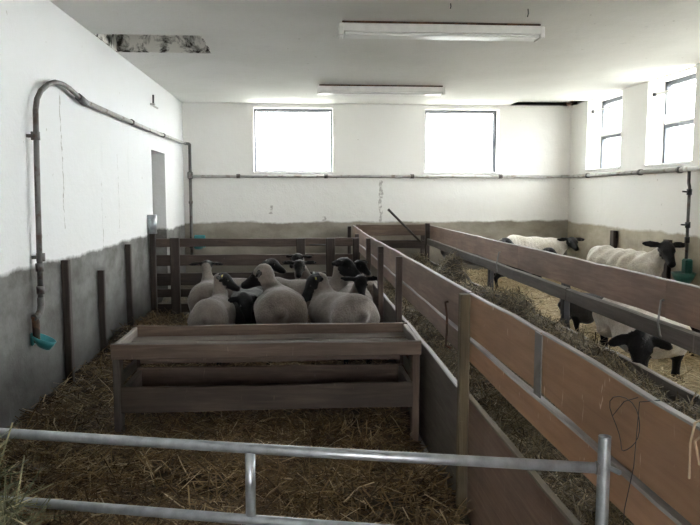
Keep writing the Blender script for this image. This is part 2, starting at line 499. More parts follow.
tag(slab('wall_right', ys, [-.2, 1.72, 2.66, ZC + .1], [(a, b_, 1.72, 2.66) for a, b_ in RW], 'Y', XR, XR + T, M['wall_right']),
    'whitewashed right wall with deep window recesses and tan lower band', 'wall', kind='structure')
tag(slab('wall_front', [XL, -.2, .8, XR], [-.2, 2.1, ZC], [(-.2, .8, -.2, 2.1)], 'X', YF - T, YF, M['wall_left']),
    'whitewashed front wall behind the viewer with an open doorway', 'wall', kind='structure')
HX0, HX1, HY0, HY1 = XL, -.79, 5.90, 6.64
CX0, CY0 = 3.05, 9.62
tag(slab('ceiling', [XL - T, HX0, HX1, CX0, XR, XR + T], [YF - T, HY0, HY1, CY0, YB, YB + T],
         [(HX0, HX1, HY0, HY1), (CX0, XR, CY0, YB)], 'F', ZC, ZC + .05, M['ceiling']), 'whitewashed flat ceiling with a hatch hole at left', 'ceiling', kind='structure')
tag(slab('ceiling', [XL - T, HX0, HX1, XR + T], [YF - T, HY0, HY1, YB + T], [(HX0, HX1, HY0, HY1)], 'F', ZC + .05, ZC + .34, M['ceiling']),
    'upper slab above the whitewashed ceiling', 'ceiling', kind='structure')
hm = MB()
hm.box(HX0, HX1, HY1 - .012, HY1 + .0, ZC + .002, ZC + .33).box(HX1 - .012, HX1, HY0, HY1, ZC + .002, ZC + .33)
hm.box(HX0, HX0 + .012, HY0, HY1, ZC + .002, ZC + .33).box(HX0, HX1, HY0, HY0 + .012, ZC + .002, ZC + .33).box(HX0 - .2, HX1 + .2, HY0 - .2, HY1 + .2, ZC + .345, ZC + .37)
tag(hm.build('trim_1', M['hatch']), 'peeling black and grey lining inside the ceiling hatch', 'hatch lining', kind='structure')
# pilaster at the right edge, between the second and third window
tag(MB().box(XR - .05, XR + .01, 6.24, 6.84, -.15, ZC).build('trim_2', M['wall_right']), 'shallow plastered pilaster on right wall beyond the green drinker', 'pilaster', kind='structure')
# small dark block set in the ceiling corner
tag(MB().box(3.90, 3.98, 9.98, 10.16, ZC + .005, ZC + .048).build('trim_3', M['rust']), 'small dark block in the raised ceiling corner at back right', 'joist', kind='structure')

# window and door units ----------------------------------------------------
def window_back(n, x0, x1, z0, z1, label):
    r = empty('window_%d' % n, ((x0 + x1) / 2, YB + .17, z0), label, 'window', kind='structure')
    y0, y1 = YB + .15, YB + .20
    f = MB(); w = .026
    f.box(x0, x0 + w, y0, y1, z0, z1).box(x1 - w, x1, y0, y1, z0, z1).box(x0 + w, x1 - w, y0, y1, z0, z0 + w).box(x0 + w, x1 - w, y0, y1, z1 - w, z1)
    f.build('frame', M['frame'], r)
    s = MB(); a, b, c, d = x0 + w + .004, x1 - w - .004, z0 + w + .004, z1 - w - .004; v = .016; y0 += .01; y1 -= .01
    s.box(a, a + v, y0, y1, c, d).box(b - v, b, y0, y1, c, d).box(a + v, b - v, y0, y1, c, c + v).box(a + v, b - v, y0, y1, d - v, d)
    s.build('sash', M['frame'], r)
    MB().box(a + v, b - v, YB + .172, YB + .176, c + v, d - v).build('pane', M['glass'], r)
    MB().box(b - v - .01, b - v + .012, y0 - .03, y0, z0 + .42, z0 + .50, .003).build('handle', M['frame'], r)
    MB().box(x0 - .01, x1 + .01, YB - .015, YB + .15, z0 - .025, z0 + .003, .004).build('sill', M['enamel'], r)
window_back(1, *BW[0], 'bright square window in back wall above the sheep pen')
window_back(2, *BW[1], 'bright square window in back wall right of the centre pier')
def window_right(n, y0, y1, label):
    z0, z1 = 1.72, 2.66; zm = 2.16
    r = empty('window_%d' % n, (XR + .23, (y0 + y1) / 2, z0), label, 'window', kind='structure')
    x0, x1 = XR + .205, XR + .255; w = .045
    f = MB()
    f.box(x0, x1, y0, y0 + w, z0, z1).box(x0, x1, y1 - w, y1, z0, z1).box(x0, x1, y0 + w, y1 - w, z0, z0 + .03).box(x0, x1, y0 + w, y1 - w, z1 - .05, z1)
    f.box(x0, x1, y0 + w, y1 - w, zm - .02, zm + .02)
    f.build('frame', M['frame'], r)
    MB().box(XR + .23, XR + .234, y0 + w, y1 - w, z0 + .03, zm - .02).build('pane', M['glass'], r)
    # upper hopper sash, hinged at the transom and leaning into the room
    ang = math.radians(20); h = .37; s = MB(); v = .022; a, b = y0 + w + .005, y1 - w - .005
    s.box(-.012, .012, a, a + v, 0, h).box(-.012, .012, b - v, b, 0, h).box(-.012, .012, a + v, b - v, 0, v).box(-.012, .012, a + v, b - v, h - v, h)
    p = MB().box(-.002, .002, a + v, b - v, v, h - v)
    R = Matrix.Rotation(-ang, 4, 'Y')
    for q in (s, p):
        q.v = [tuple(R @ Vector((x, 0, z)) + Vector((XR + .20, y, zm + .02))) for (x, y, z) in q.v]
    so = s.build('sash', M['enamel'], r); p.build('pane', M['glass'], so)
    # stay arm
    top = R @ Vector((0, 0, h)) + Vector((XR + .20, 0, zm + .02))
    MB().tube([(XR + .205, b + .01, z1 - .10), (top.x, b + .008, top.z)], .006, 6).build('stay', M['steel_dark'], r)
    MB().box(top.x - .03, top.x + .015, b - .005, b + .03, top.z - .03, top.z + .01, .004).build('latch', M['steel_dark'], r)
    MB().box(XR - .015, XR + .205, y0 - .005, y1 + .005, z0 - .02, z0 + .004, .004).build('sill', M['enamel'], r)
for i, (lab) in enumerate(['deep right wall window nearest the back corner with tilted upper sash',
                           'deep right wall window at right edge of picture with tilted upper sash',
                           'right wall window beyond the picture edge beside the second pen bay',
                           'right wall window beyond the picture edge beside the feed alley front',
                           'right wall window nearest the viewer outside the picture']):
    window_right(3 + i, *RW[i], lab)
r = empty('door_1', (XL - .2, (DY0 + DY1) / 2, -.1), 'plain grey door set back in left wall behind the pen', 'door', kind='structure')
MB().box(XL - .24, XL - .20, DY0, DY1, -.12, DZ - .0).build('door_leaf', M['door'], r)
MB().box(XL - .20, XL - .185, DY0, DY0 + .04, -.12, DZ).box(XL - .20, XL - .185, DY1 - .04, DY1, -.12, DZ).box(XL - .20, XL - .185, DY0 + .04, DY1 - .04, DZ - .04, DZ).build('frame', M['plate'], r)
MB().tube([(XL - .2, DY0 + .09, .95), (XL - .15, DY0 + .09, .95), (XL - .15, DY0 + .2, .95)], .009, 6).build('door_handle', M['steel_dark'], r)

# ------------------------------------------------------------------ ceiling lamps, hooks, bracket
def lamp(x0, x1, y, label):
    r = empty('ceiling_lamp', ((x0 + x1) / 2, y, ZC), label, 'lamp', 'fluorescent ceiling lamps')
    MB().box(x0 + .02, x1 - .02, y - .045, y + .045, ZC - .022, ZC - .001).build('mounting_plate', M['rust'], r)
    MB().box(x0, x1, y - .075, y + .075, ZC - .085, ZC - .022, .006).build('housing', M['enamel'], r)
    MB().box(x0 + .035, x1 - .035, y - .07, y + .07, ZC - .108, ZC - .086, .008).build('diffuser', M['diffuser'], r)
    for a in (x0 - .003, x1 - .03):
        MB().box(a, a + .033, y - .078, y + .078, ZC - .112, ZC - .021, .005).build('end_cap', M['enamel'], r)
lamp(.30, 1.84, 5.36, 'long white ceiling lamp nearest the viewer')
lamp(.215, 1.72, 8.42, 'long white ceiling lamp farther back near the windows')
for (x, y, L, lab) in ((1.585, 4.90, .055, 'short dark wire end hanging from ceiling right of lamp'), (1.02, 4.80, .035, 'tiny dark wire hook in ceiling above near lamp centre')):
    tag(MB().tube([(x, y, ZC), (x + .003, y, ZC - L * .6), (x - .002, y, ZC - L)], .004, 6).build('ceiling_hook', M['steel_dark']), lab, 'hook')
r = empty('wall_bracket', (XL, 8.3, 2.42), 'small pale metal bracket high on left wall above the door', 'bracket')
MB().box(XL, XL + .012, 8.02, 8.42, 2.37, 2.39, .003).box(XL, XL + .05, 8.02, 8.06, 2.37, 2.39, .003).build('arm', M['pipe_light'], r)
MB().tube([(XL + .006, 8.16, 2.38), (XL + .01, 8.16, 2.50)], .012, 6).build('stud', M['steel_dark'], r)

# ------------------------------------------------------------------ pipes
def arc(c, r, a0, a1, u, v, n=7):
    c = Vector(c); u = Vector(u); v = Vector(v)
    return [c + u * r * math.cos(math.radians(a0 + (a1 - a0) * i / n)) + v * r * math.sin(math.radians(a0 + (a1 - a0) * i / n)) for i in range(n + 1)]
px = XL + .05
r = empty('water_pipe', (px, 4.55, .7), 'dark metal water pipe running up left wall and around back and right walls', 'pipe')
pts = [(px, 4.40, .72), (px, 4.42, 1.3), (px, 4.45, 1.90), (px, 4.48, 1.97), (px, 4.55, 2.03), (px, 4.68, 2.09), (px, 4.82, 2.125), (px, 4.97, 2.135), (px, 5.12, 2.125), (px, 5.30, 2.095), (px, 5.42, 2.075)]
MB().tube(pts, .017, 10).build('riser', M['pipe'], r)
MB().tube([(px, 5.38, 2.078), (px, 7.6, 2.07), (px, 10.06, 2.09)], .019, 10).build('upper_run', M['pipe_light'], r)
MB().tube([(px, 5.30, 2.095), (px, 5.46, 2.073)], .027, 10).build('coupling', M['steel_dark'], r)
for y in (6.9, 8.45): MB().tube([(px, y, 2.075), (px, y + .06, 2.075)], .026, 10).build('coupling', M['pipe'], r)
yb = YB - .05
MB().tube([(px, 10.02, 2.09)] + [tuple(p) for p in arc((px + .04, 10.07, 2.09), .04, 180, 90, (1, 0, 0), (0, 1, 0))] + [(px + .05, yb, 2.08), (px + .05, yb, 1.68)], .022, 10).build('corner_drop', M['pipe'], r)
MB().tube([(px + .05, yb, 1.72), (px + .05, yb, .42)], .022, 10).build('drop_pipe', M['pipe'], r)
MB().tube([(px + .05, yb, 1.635), (1.2, yb, 1.64), (3.86, yb, 1.64)], .022, 10).build('back_run', M['pipe_light'], r)
MB().tube([(3.84, yb, 1.64), (3.92, yb - .01, 1.64), (3.94, yb - .09, 1.64), (3.94, 6.88, 1.64)], .026, 10).build('right_run', M['pipe_light'], r)
MB().tube([(3.88, 6.87, 1.64), (3.87, 6.0, 1.64), (3.87, .5, 1.64)], .026, 10).build('right_run', M['pipe_light'], r)
MB().box(px + .015, px + .085, yb - .035, yb + .04, 1.60, 1.70, .01).build('tee', M['pipe'], r)
for x in (-.9, .35, 1.6, 2.9): MB().tube([(x, yb, 1.64), (x + .05, yb, 1.64)], .032, 10).build('coupling', M['pipe'], r)
for y in (9.4, 7.9, 7.05): MB().tube([(3.94, y, 1.64), (3.94, y + .05, 1.64)], .036, 10).build('coupling', M['pipe'], r)
for z in (1.72, .98): MB().tube([(px, 4.43, z), (px, 4.43, z + .05)], .026, 10).box(XL, px, 4.415, 4.445, z + .015, z + .035).build('pipe_clamp', M['pipe'], r)
for z in (1.25, .62): MB().tube([(px + .05, yb, z), (px + .05, yb, z + .04)], .030, 10).box(px + .04, px + .06, yb, YB, z + .01, z + .03).build('pipe_clamp', M['pipe'], r)
for z in (.92, .78): MB().tube([(px, 4.405, z), (px, 4.405, z + .05)], .026, 8).build('coupling', M['pipe'], r)
MB().tube([(px, 4.40, .76), (px, 4.40, .71), (px, 4.385, .675), (px, 4.34, .655), (px - .01, 4.30, .65)], .021, 10).build('elbow', M['pipe'], r)
r2 = empty('animal_drinker', (px, 4.40, .5), 'teal plastic drinking bowl low on left wall beneath the pipe end', 'drinker')
MB().tube([(px - .01, 4.31, .66), (px - .01, 4.33, .62), (px - .02, 4.36, .49)], [.018, .024, .022], 8).build('supply_pipe', M['rust'], r2)
b0 = MB().lathe([(.0, -.05), (.05, -.05), (.085, .0), (.105, .035), (.098, .035), (.075, .0), (.0, -.03)], (0, 0, 0), 18)
b0.v = [(px + .02 + x * .72, 4.36 + y * .6, .49 + z * .75 - x * .30) for (x, y, z) in b0.v]
b0.build('bowl', M['teal'], r2)
MB().box(XL, px - .03, 4.33, 4.39, .47, .55, .008).build('back_plate', M['teal'], r2)
r2 = empty('animal_drinker', (px + .13, yb - .1, .4), 'teal drinking bowl at back left corner seen between the fence boards', 'drinker')
b0 = MB().lathe([(.0, -.05), (.05, -.05), (.085, .0), (.105, .06), (.098, .06), (.075, .0), (.0, -.03)], (px + .16, yb - .11, .66), 18)
b0.build('bowl', M['teal'], r2)
MB().box(px + .08, px + .24, yb + .03, YB, .62, .80, .01).build('back_plate', M['teal'], r2)
r2 = empty('animal_drinker', (3.88, 6.74, .4), 'dark green drinking bowl on pipe at right wall behind the white sheep', 'drinker')
MB().tube([(3.885, 6.80, 1.62), (3.885, 6.80, 1.50), (3.885, 6.78, 1.46), (3.885, 6.78, .62)], .016, 8).build('supply_pipe', M['pipe'], r2)
for z in (1.38, 1.05, .9):
    v_ = MB().tube([(3.885, 6.78, z), (3.885, 6.78, z + .06)], .026, 8).build('valve', M['steel_dark'], r2)
    if z > 1: MB().tube([(3.87, 6.78, z + .03), (3.80, 6.75, z + .035)], .009, 6).build('tap_lever', M['steel_dark'], v_)
MB().lathe([(.0, -.06), (.06, -.06), (.10, .0), (.12, .05), (.11, .05), (.085, .0), (.0, -.04)], (3.82, 6.70, .56), 18).build('bowl', M['green'], r2)
MB().box(3.85, 3.925, 6.71, 6.81, .50, .74, .015).build('valve_box', M['green'], r2)

# ------------------------------------------------------------------ bedding and hay
def h_left(x, y):
    return (-.015 + .035 * fbm(x * 5.5, y * 5.5, 13, 3) + .022 * np.clip(y - 4.3, 0, 3.5) + .055 * fbm(x * 2.2, y * 2.2, 3) - .10 * np.exp(-((x - .68) / .13) ** 2 - ((y - 4.0) / .45) ** 2) + .07 * np.clip((-1.25 - x) / .4, 0, 1) ** 1.5 * (.6 + vnoise(y * 2.5, x, 8)))
def h_alley(x, y):
    w = .36 * np.exp(-((x - 1.74) / .26) ** 2) * (.75 + .55 * vnoise(y * 1.7, x * 2, 21))
    lump = .20 * np.exp(-((x - 1.62) / .22) ** 2 - ((y - 7.6) / .55) ** 2) + .10 * np.exp(-((x - 1.70) / .22) ** 2 - ((y - 5.7) / .3) ** 2)
    return .0 + w + lump + .07 * fbm(x * 2.6, y * 2.6, 31) + .07 * fbm(x * 6, y * 6, 33, 3) + .06
def h_right(x, y):
    return .25 + .045 * fbm(x * 2, y * 2, 41) + .05 * np.clip((2.3 - x) / .4, 0, 1) * vnoise(y * 3, x, 5)
def bed(name, hf, x0, x1, y0, y1, step, mat, label):
    nx = int((x1 - x0) / step) + 2; ny = int((y1 - y0) / step) + 2
    X, Y = np.meshgrid(np.linspace(x0, x1, nx), np.linspace(y0, y1, ny), indexing='ij')
    Z = hf(X, Y) + .016 * (vnoise(X * 24, Y * 24, 77) - .5) + .012 * (vnoise(X * 55, Y * 55, 78) - .5)
    top = np.stack([X, Y, Z], -1).reshape(-1, 3)
    i, j = np.meshgrid(np.arange(nx - 1), np.arange(ny - 1), indexing='ij')
    a = (i * ny + j).ravel()
    f = np.stack([a, a + ny, a + ny + 1, a + 1], 1)
    # closed skirt down to the concrete
    n = len(top)
    rim = np.concatenate([np.arange(nx) * ny, (nx - 1) * ny + np.arange(1, ny), (np.arange(nx - 2, -1, -1)) * ny + ny - 1, np.arange(ny - 2, 0, -1)])
    low = top[rim].copy(); low[:, 2] = -.12
    k = np.arange(len(rim)); k1 = (k + 1) % len(rim)
    fs = np.stack([rim[k], n + k, n + k1, rim[k1]], 1)
    me = mesh_np(name, np.vstack([top, low]), np.vstack([f, fs]), True)
    return tag(link(name, me, mat), label, 'straw', kind='stuff')
bed('straw_bedding', h_left, XL + .003, .71, -3.1, 7.74, .035, M['litter_left'], 'dark trodden straw bedding covering the left sheep pen floor')
bed('straw_bedding', h_left, XL + .003, .71, 7.86, YB - .003, .06, M['litter_left'], 'trodden straw behind the cross fence at the back left')
bed('hay_litter', h_alley, .757, 1.835, -3.1, YB - .003, .032, M['litter_alley'], 'loose greenish hay lying along the feed alley between the fences')
bed('straw_bedding', h_right, 1.885, XR - .003, -3.1, YB - .003, .05, M['litter_right'], 'clean golden straw bedding of the raised right pen')

def strands(name, pts, zf, mat, label=None, length=(.05, .16), width=.0035, tilt=.35, lift=.012, tone=None, parent=None, curl=.25, zpts=None):
    """thin folded ribbons, one per stem, lying on the surface zf"""
    n = len(pts)
    L = RNG.uniform(length[0], length[1], n); az = RNG.uniform(0, 2 * np.pi, n)
    el = RNG.normal(0, tilt, n)
    d = np.stack([np.cos(az) * np.cos(el), np.sin(az) * np.cos(el), np.sin(el)], 1)
    z = (zf(pts[:, 0], pts[:, 1]) if zpts is None else zpts) + RNG.uniform(0, lift, n) + np.abs(np.sin(el)) * L * .42
    c = np.stack([pts[:, 0], pts[:, 1], z], 1)
    side = np.stack([-np.sin(az), np.cos(az), RNG.normal(0, .5, n)], 1); side /= np.linalg.norm(side, axis=1)[:, None]
    bend = RNG.normal(0, curl, n) * L * .5
    w = (width * RNG.uniform(.6, 1.5, n))[:, None]
    mid = c + side * bend[:, None] * .5 + np.stack([np.zeros(n), np.zeros(n), RNG.normal(0, .12, n) * L * .5], 1)
    a = c - d * L[:, None] / 2; b = c + d * L[:, None] / 2
    up = np.cross(d, side)
    ww = side * w / 2; uu = up * w * .35
    V = np.stack([a - ww, a + ww, a + uu, mid - ww, mid + ww, mid + uu, b - ww, b + ww, b + uu], 1).reshape(-1, 3)
    base = (np.arange(n) * 9)[:, None, None]
    F = np.array([[0, 3, 5, 2], [2, 5, 4, 1], [3, 6, 8, 5], [5, 8, 7, 4]])[None] + base
    me = mesh_np(name, V, F.reshape(-1, 4))
    t = np.clip(RNG.beta(1.3, 1.9, n) if tone is None else tone, 0, 1)
    at = me.attributes.new('tone', 'FLOAT', 'POINT'); at.data.foreach_set('value', np.repeat(t, 9).astype(np.float32))
    o = link(name, me, mat, parent)
    if parent is None: tag(o, label, 'straw')
    return tag(o, kind='stuff')
def scatter(x0, x1, y0, y1, n, clump=0, near=None):
    out = []
    while sum(len(o) for o in out) < n:
        p = np.stack([RNG.uniform(x0, x1, n), RNG.uniform(y0, y1, n)], 1)
        keep = np.ones(n, bool)
        if clump: keep &= RNG.uniform(0, 1, n) < np.clip(.25 + 1.2 * vnoise(p[:, 0] * clump, p[:, 1] * clump, 91), 0, 1)
        if near: keep &= RNG.uniform(0, 1, n) < np.minimum(1, (near / np.maximum(p[:, 1], .1)) ** 1.2)
        out.append(p[keep])
    return np.concatenate(out)[:n]
strands('straw_stems', scatter(XL + .03, .68, 1.0, 7.7, 46000, 3, 3.5), h_left, M['straw_left'], 'loose dark straw stems strewn over the left pen', (.05, .20), .0052, .30, .02)
strands('straw_stems', scatter(.79, 1.80, .8, 10.1, 36000, 3, 3.5), h_alley, M['straw_alley'], 'loose hay stems strewn along the feed alley', (.05, .15), .0046, .42, .03)
strands('straw_stems', scatter(1.92, 3.95, 2.6, 10.1, 17000, 3), h_right, M['straw_right'], 'loose golden straw stems strewn over the right pen', (.07, .2), .006, .2)

# ------------------------------------------------------------------ alley fences
FX = .74
r = empty('feed_fence', (FX, 5.2, 0), 'long tan board fence on left side of the feed alley with grey joint plate', 'fence')
# upper boards: joints at the plate and beyond the tall post
for (y0, y1, z0, z1, m) in ((.35, 2.10, .955, .968, 'wood_tan'), (2.104, 3.03, .968, .962, 'wood_tan'), (3.036, 5.24, .962, .95, 'wood_red'), (5.246, 7.54, .95, .93, 'wood_red'), (7.546, 9.96, .93, .945, 'wood_red')):
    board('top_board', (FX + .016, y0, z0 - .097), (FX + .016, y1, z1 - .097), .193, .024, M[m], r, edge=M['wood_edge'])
for (y0, y1, m) in ((.35, 3.03, 'wood_tan'), (3.036, 6.2, 'wood_red'), (6.206, 9.96, 'wood_red')):
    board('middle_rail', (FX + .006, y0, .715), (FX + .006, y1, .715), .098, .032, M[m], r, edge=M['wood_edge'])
for (y0, y1, m, z) in ((.35, 3.03, 'wood_red', .505), (3.045, 5.3, 'wood_grey', .495), (5.31, 7.8, 'wood_grey', .49), (7.81, 9.96, 'wood_grey', .48)):
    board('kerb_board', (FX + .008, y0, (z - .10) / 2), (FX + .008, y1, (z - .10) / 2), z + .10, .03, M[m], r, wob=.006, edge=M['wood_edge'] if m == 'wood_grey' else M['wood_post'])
for (y, z, m) in ((.6, .96, 'wood_grey'), (2.96, .965, 'wood_post'), (4.98, .945, 'wood_cross'), (6.02, .94, 'wood_cross'), (7.12, .94, 'wood_cross'), (8.55, .90, 'wood_cross'), (9.90, .93, 'wood_dark')):
    w = .045 if y < 5 else .075
    post('post', FX - (.032 if y < 5 else .046), y, -.11, z, .045, w, M[m], r)
MB().box(FX - .002, FX + .003, 2.075, 2.135, .765, .965, .001).build('joint_plate', M['plate'], r)
for z in (.80, .86, .93): pass
# hooks and wire
MB().tube([(FX - .004, 3.42, .86), (FX - .02, 3.42, .855), (FX - .022, 3.36, .80), (FX - .035, 3.30, .73), (FX - .045, 3.27, .67), (FX - .03, 3.24, .665)], .006, 6).build('hook', M['rust'], r)
wpts = []
for i in range(22):
    t = i / 21; a = t * 2 * math.pi
    wpts.append((FX - .006 - .004 * math.sin(a * 3), 1.50 + .065 * math.cos(a) + .02 * math.sin(2 * a), .875 + .06 * math.sin(a)))
wpts += [(FX - .01, 1.50, .93), (FX + .012, 1.45, .958), (FX + .03, 1.43, .955), (FX + .02, 1.40, .962), (FX - .01, 1.43, .95), (FX - .012, 1.44, .80), (FX - .027, 1.445, .70), (FX - .026, 1.45, .45), (FX - .02, 1.45, .40)]
MB().tube(wpts, .0011, 5).build('wire', M['steel_dark'], r)
tpts = [(FX - .006, 1.235, .86), (FX - .01, 1.23, .93), (FX + .0, 1.235, .968), (FX + .02, 1.25, .968), (FX + .03, 1.22, .95), (FX + .01, 1.20, .97), (FX - .01, 1.215, .94), (FX - .008, 1.20, .90)]
MB().tube(tpts, .0025, 5).build('twine', M['twine'], r)
for y in (1.0, 1.95, 2.3, 2.9, 4.3): pass

FR = 1.84
r = empty('feed_fence', (FR, 6.2, 0), 'long reddish board fence on right side of the feed alley before the white sheep', 'fence')
for (y0, y1, z0, z1) in ((1.2, 3.38, .965, .968), (3.386, 5.80, .968, .955), (5.806, 7.9, .955, .95), (7.906, 9.84, .95, .945)):
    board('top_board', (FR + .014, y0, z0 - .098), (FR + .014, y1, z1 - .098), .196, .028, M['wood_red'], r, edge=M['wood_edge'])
for (y0, y1) in ((1.2, 4.6), (4.606, 7.2), (7.206, 9.84)):
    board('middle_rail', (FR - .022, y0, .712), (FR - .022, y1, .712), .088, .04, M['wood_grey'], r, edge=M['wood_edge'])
for (y0, y1, z) in ((1.2, 4.85, .46), (4.86, 6.85, .45), (6.86, 9.84, .44)):
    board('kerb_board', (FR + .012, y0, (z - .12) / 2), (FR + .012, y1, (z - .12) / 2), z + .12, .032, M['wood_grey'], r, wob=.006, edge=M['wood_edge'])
for y in (2.92, 4.86, 6.84, 8.5):
    post('post', FR + .058, y, -.11, .80, .05, .06, M['steel_dark'] if y < 8 else M['wood_dark'], r)
post('post', FR - .03, 9.875, -.11, .97, .06, .06, M['wood_dark'], r)
for (y, z) in ((3.38, .80), (6.3, .80)):
    MB().tube([(FR + .0, y + .02, z + .06), (FR - .014, y + .02, z + .055), (FR - .046, y - .02, z - .05), (FR - .048, y - .05, z - .11), (FR - .03, y - .06, z - .12)], .006, 6).build('hook', M['plate'], r)

# cross boards closing the alley at the back
r = empty('alley_end_fence', (1.3, 9.97, 0), 'short brown board barrier closing the far end of the feed alley', 'fence')
for (z, h) in ((.87, .16), (.665, .115), (.42, .05)):
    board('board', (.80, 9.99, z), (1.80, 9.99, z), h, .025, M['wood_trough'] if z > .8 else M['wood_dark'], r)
for x in (.83, 1.77): post('post', x, 10.03, -.1, .95, .06, .05, M['wood_dark'], r)
o = MB().tube([(1.25, 9.93, 1.17), (1.285, 9.93, 1.135), (1.72, 9.90, .70)], [.019, .017, .016], 8).build('tool_handle', M['wood_dark'])
tag(o, 'dark round tool handle leaning over the barrier at end of alley', 'tool handle')

# cross fence behind the left flock
r = empty('cross_fence', (-.45, 7.8, 0), 'brown four board cross fence behind the crowded left flock', 'fence')
for (z, h, x0, x1) in ((.855, .09, XL + .02, .03), (.855, .09, .035, .66), (.66, .12, XL + .02, .03), (.66, .12, .035, .66), (.45, .14, XL + .02, .66), (.295, .085, XL + .02, .66), (.13, .10, XL + .02, .66)):
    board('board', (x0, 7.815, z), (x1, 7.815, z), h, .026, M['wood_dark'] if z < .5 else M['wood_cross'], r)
for (x, w, z) in ((-1.375, .10, .91), (.005, .10, .90), (.335, .10, .90), (.62, .07, .90)):
    post('post', x, 7.775, -.1, z, w, .05, M['wood_dark'], r)
post('post', -1.605, 7.745, -.1, 1.0, .06, .06, M['wood_dark'], r)
MB().tube([(-1.605, 7.745, .96), (-1.605, 7.745, 1.165)], .052, 12).build('post_sleeve', M['galv'], r)
# gate fittings between the twin posts
MB().tube([(.10, 7.745, .83), (.28, 7.745, .83)], .008, 6).build('bolt', M['steel_dark'], r)

# stakes standing against the walls
for (x, y, z, w, lab) in ((-1.615, 4.93, .94, .055, 'dark timber stake nearest the teal drinker on left wall'), (-1.615, 5.78, .775, .045, 'shorter dark timber stake in the middle of the three on left wall'), (-1.615, 6.70, .92, .055, 'dark timber stake on left wall closest to the cross fence')):
    o = post('wall_stake', x, y, -.1, z, .05, w, M['wood_dark']); tag(o, lab, 'stake', 'stakes along the left wall')
tag(post('wall_stake', 3.94, 8.55, .1, .93, .06, .10, M['wood_dark']), 'dark stake against right wall behind the standing white sheep', 'stake')
tag(post('wall_stake', 3.94, 7.25, .1, .90, .05, .11, M['wood_dark']), 'brown stake against right wall just behind the white sheep head', 'stake')

# ------------------------------------------------------------------ two tier feed trough
r = empty('feed_trough', (-.19, 4.25, 0), 'two tier brown wooden feed trough standing in front of the flock', 'feed trough')
W1 = (-1.075, .70); y0, y1 = 3.99, 4.53
def tray(xa, xb, ya, yb_, zt, zb, m_front, m_in):
    t = .028
    board('front_board', (xa, ya, (zt + zb) / 2), (xb, ya, (zt + zb) / 2), zt - zb, t, M[m_front], r, edge=M['wood_grey'] if zb > .3 else None)
    zd = zb - (.16 if zb > .3 else 0)  # upper back board reaches down to stand in for the shade under the tray
    board('back_board', (xa, yb_, (zt + zd) / 2 + .003), (xb, yb_, (zt + zd) / 2 + .003), zt - zd, t, M['wood_trough'] if zb > .3 else M[m_in], r)
    for x in (xa + .014, xb - .014):
        board('end_board', (x, ya + .016, (zt + zb) / 2 - .004), (x, yb_ - .016, (zt + zb) / 2 - .004), zt - zb, t, M['wood_inner'], r)
    board('bottom_board', (xa + .03, ya + .10, zb + .012), (xb - .03, ya + .10, zb + .012), .16, .02, M['wood_inner'], r, flat=True)
    board('bottom_board', (xa + .03, (ya + yb_) / 2 + .015, zb + .010), (xb - .03, (ya + yb_) / 2 + .015, zb + .010), .17, .02, M['wood_inner'], r, flat=True)
    board('bottom_board', (xa + .03, yb_ - .10, zb + .012), (xb - .03, yb_ - .10, zb + .022), .15, .02, M['wood_inner'], r, flat=True)
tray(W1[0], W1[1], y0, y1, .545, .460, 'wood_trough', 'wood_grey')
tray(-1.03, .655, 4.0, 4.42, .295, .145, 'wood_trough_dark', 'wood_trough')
for x in (-1.055, .675):
    for y in (4.045, 4.47):
        post('leg', x, y, -.118, .455, .045, .07, M['wood_trough'] if y > 4.1 or x > 0 else M['wood_grey'], r)
for x in (-1.05, .67): board('cross_brace', (x, 4.08, .32), (x, 4.44, .32), .06, .022, M['wood_grey'], r)

# ------------------------------------------------------------------ tubular gate in the foreground
A = Vector((.69, 1.505, 0)); B = Vector((-1.60, 2.03, 0))
def gp(x, z): t = (x - A.x) / (B.x - A.x); return (x, A.y + (B.y - A.y) * t, z)
r = empty('pipe_gate', gp(-.4, 0), 'galvanised steel tube gate across the front of left pen', 'gate')
MB().tube([gp(.69, -.11), gp(.69, .848)], .0145, 14, cap=False).tube([gp(.69, .02), gp(.69, .843)], .0122, 14).build('end_post', M['galv'], r)
MB().tube([gp(-1.60, -.11), gp(-1.60, .84)], .0145, 14).build('end_post', M['galv'], r)
for z in (.772, .588, .43, .26, .10):
    MB().tube([gp(.677, z), gp(0, z - .002), gp(-1.587, z + .006)], .0128, 14).build('rail', M['galv'], r)
for (za, zb) in ((.600, .762), (.442, .576), (.272, .418), (.112, .248)):
    MB().tube([gp(-.128, za), gp(-.128, zb)], .0128, 14).build('upright', M['galv'], r)
for z in (.772, .588):
    MB().tube([gp(.672, z), gp(.68, z)], .0155, 14).build('weld', M['plate'], r)
MB().tube([gp(.70, .775), (.712, 1.47, .775)], .006, 6).build('hinge_pin', M['galv'], r)

# hay heap at the lower left, outside the gate
r = empty('hay_pile', (-1.0, 1.35, 0), 'pale greenish hay heap poking into the lower left corner', 'hay')
r['kind'] = 'stuff'
nb = 40; V = []; F = []
for i in range(nb + 1):
    th = math.pi / 2 * i / nb
    for k in range(nb):
        ph = 2 * math.pi * k / nb
        rr = 1 + .10 * float(fbm(np.array(ph * 1.5 + 9), np.array(th * 3), 51))
        V.append((.50 * math.cos(th) ** .4 * math.cos(ph) * rr, .40 * math.cos(th) ** .4 * math.sin(ph) * rr, -.08 + .95 * math.sin(th) * rr))
for i in range(nb):
    for k in range(nb): F.append((i * nb + k, i * nb + (k + 1) % nb, (i + 1) * nb + (k + 1) % nb, (i + 1) * nb + k))
mound = link('mound', mesh_py('mound', V, F, True), M['litter_alley'], r, loc=(-1.05, 1.38, 0)); tag(mound, kind='stuff')
n = 9000
ph = RNG.uniform(0, 2 * np.pi, n); th = np.arccos(RNG.uniform(0, 1, n)) ; th = np.pi / 2 - th
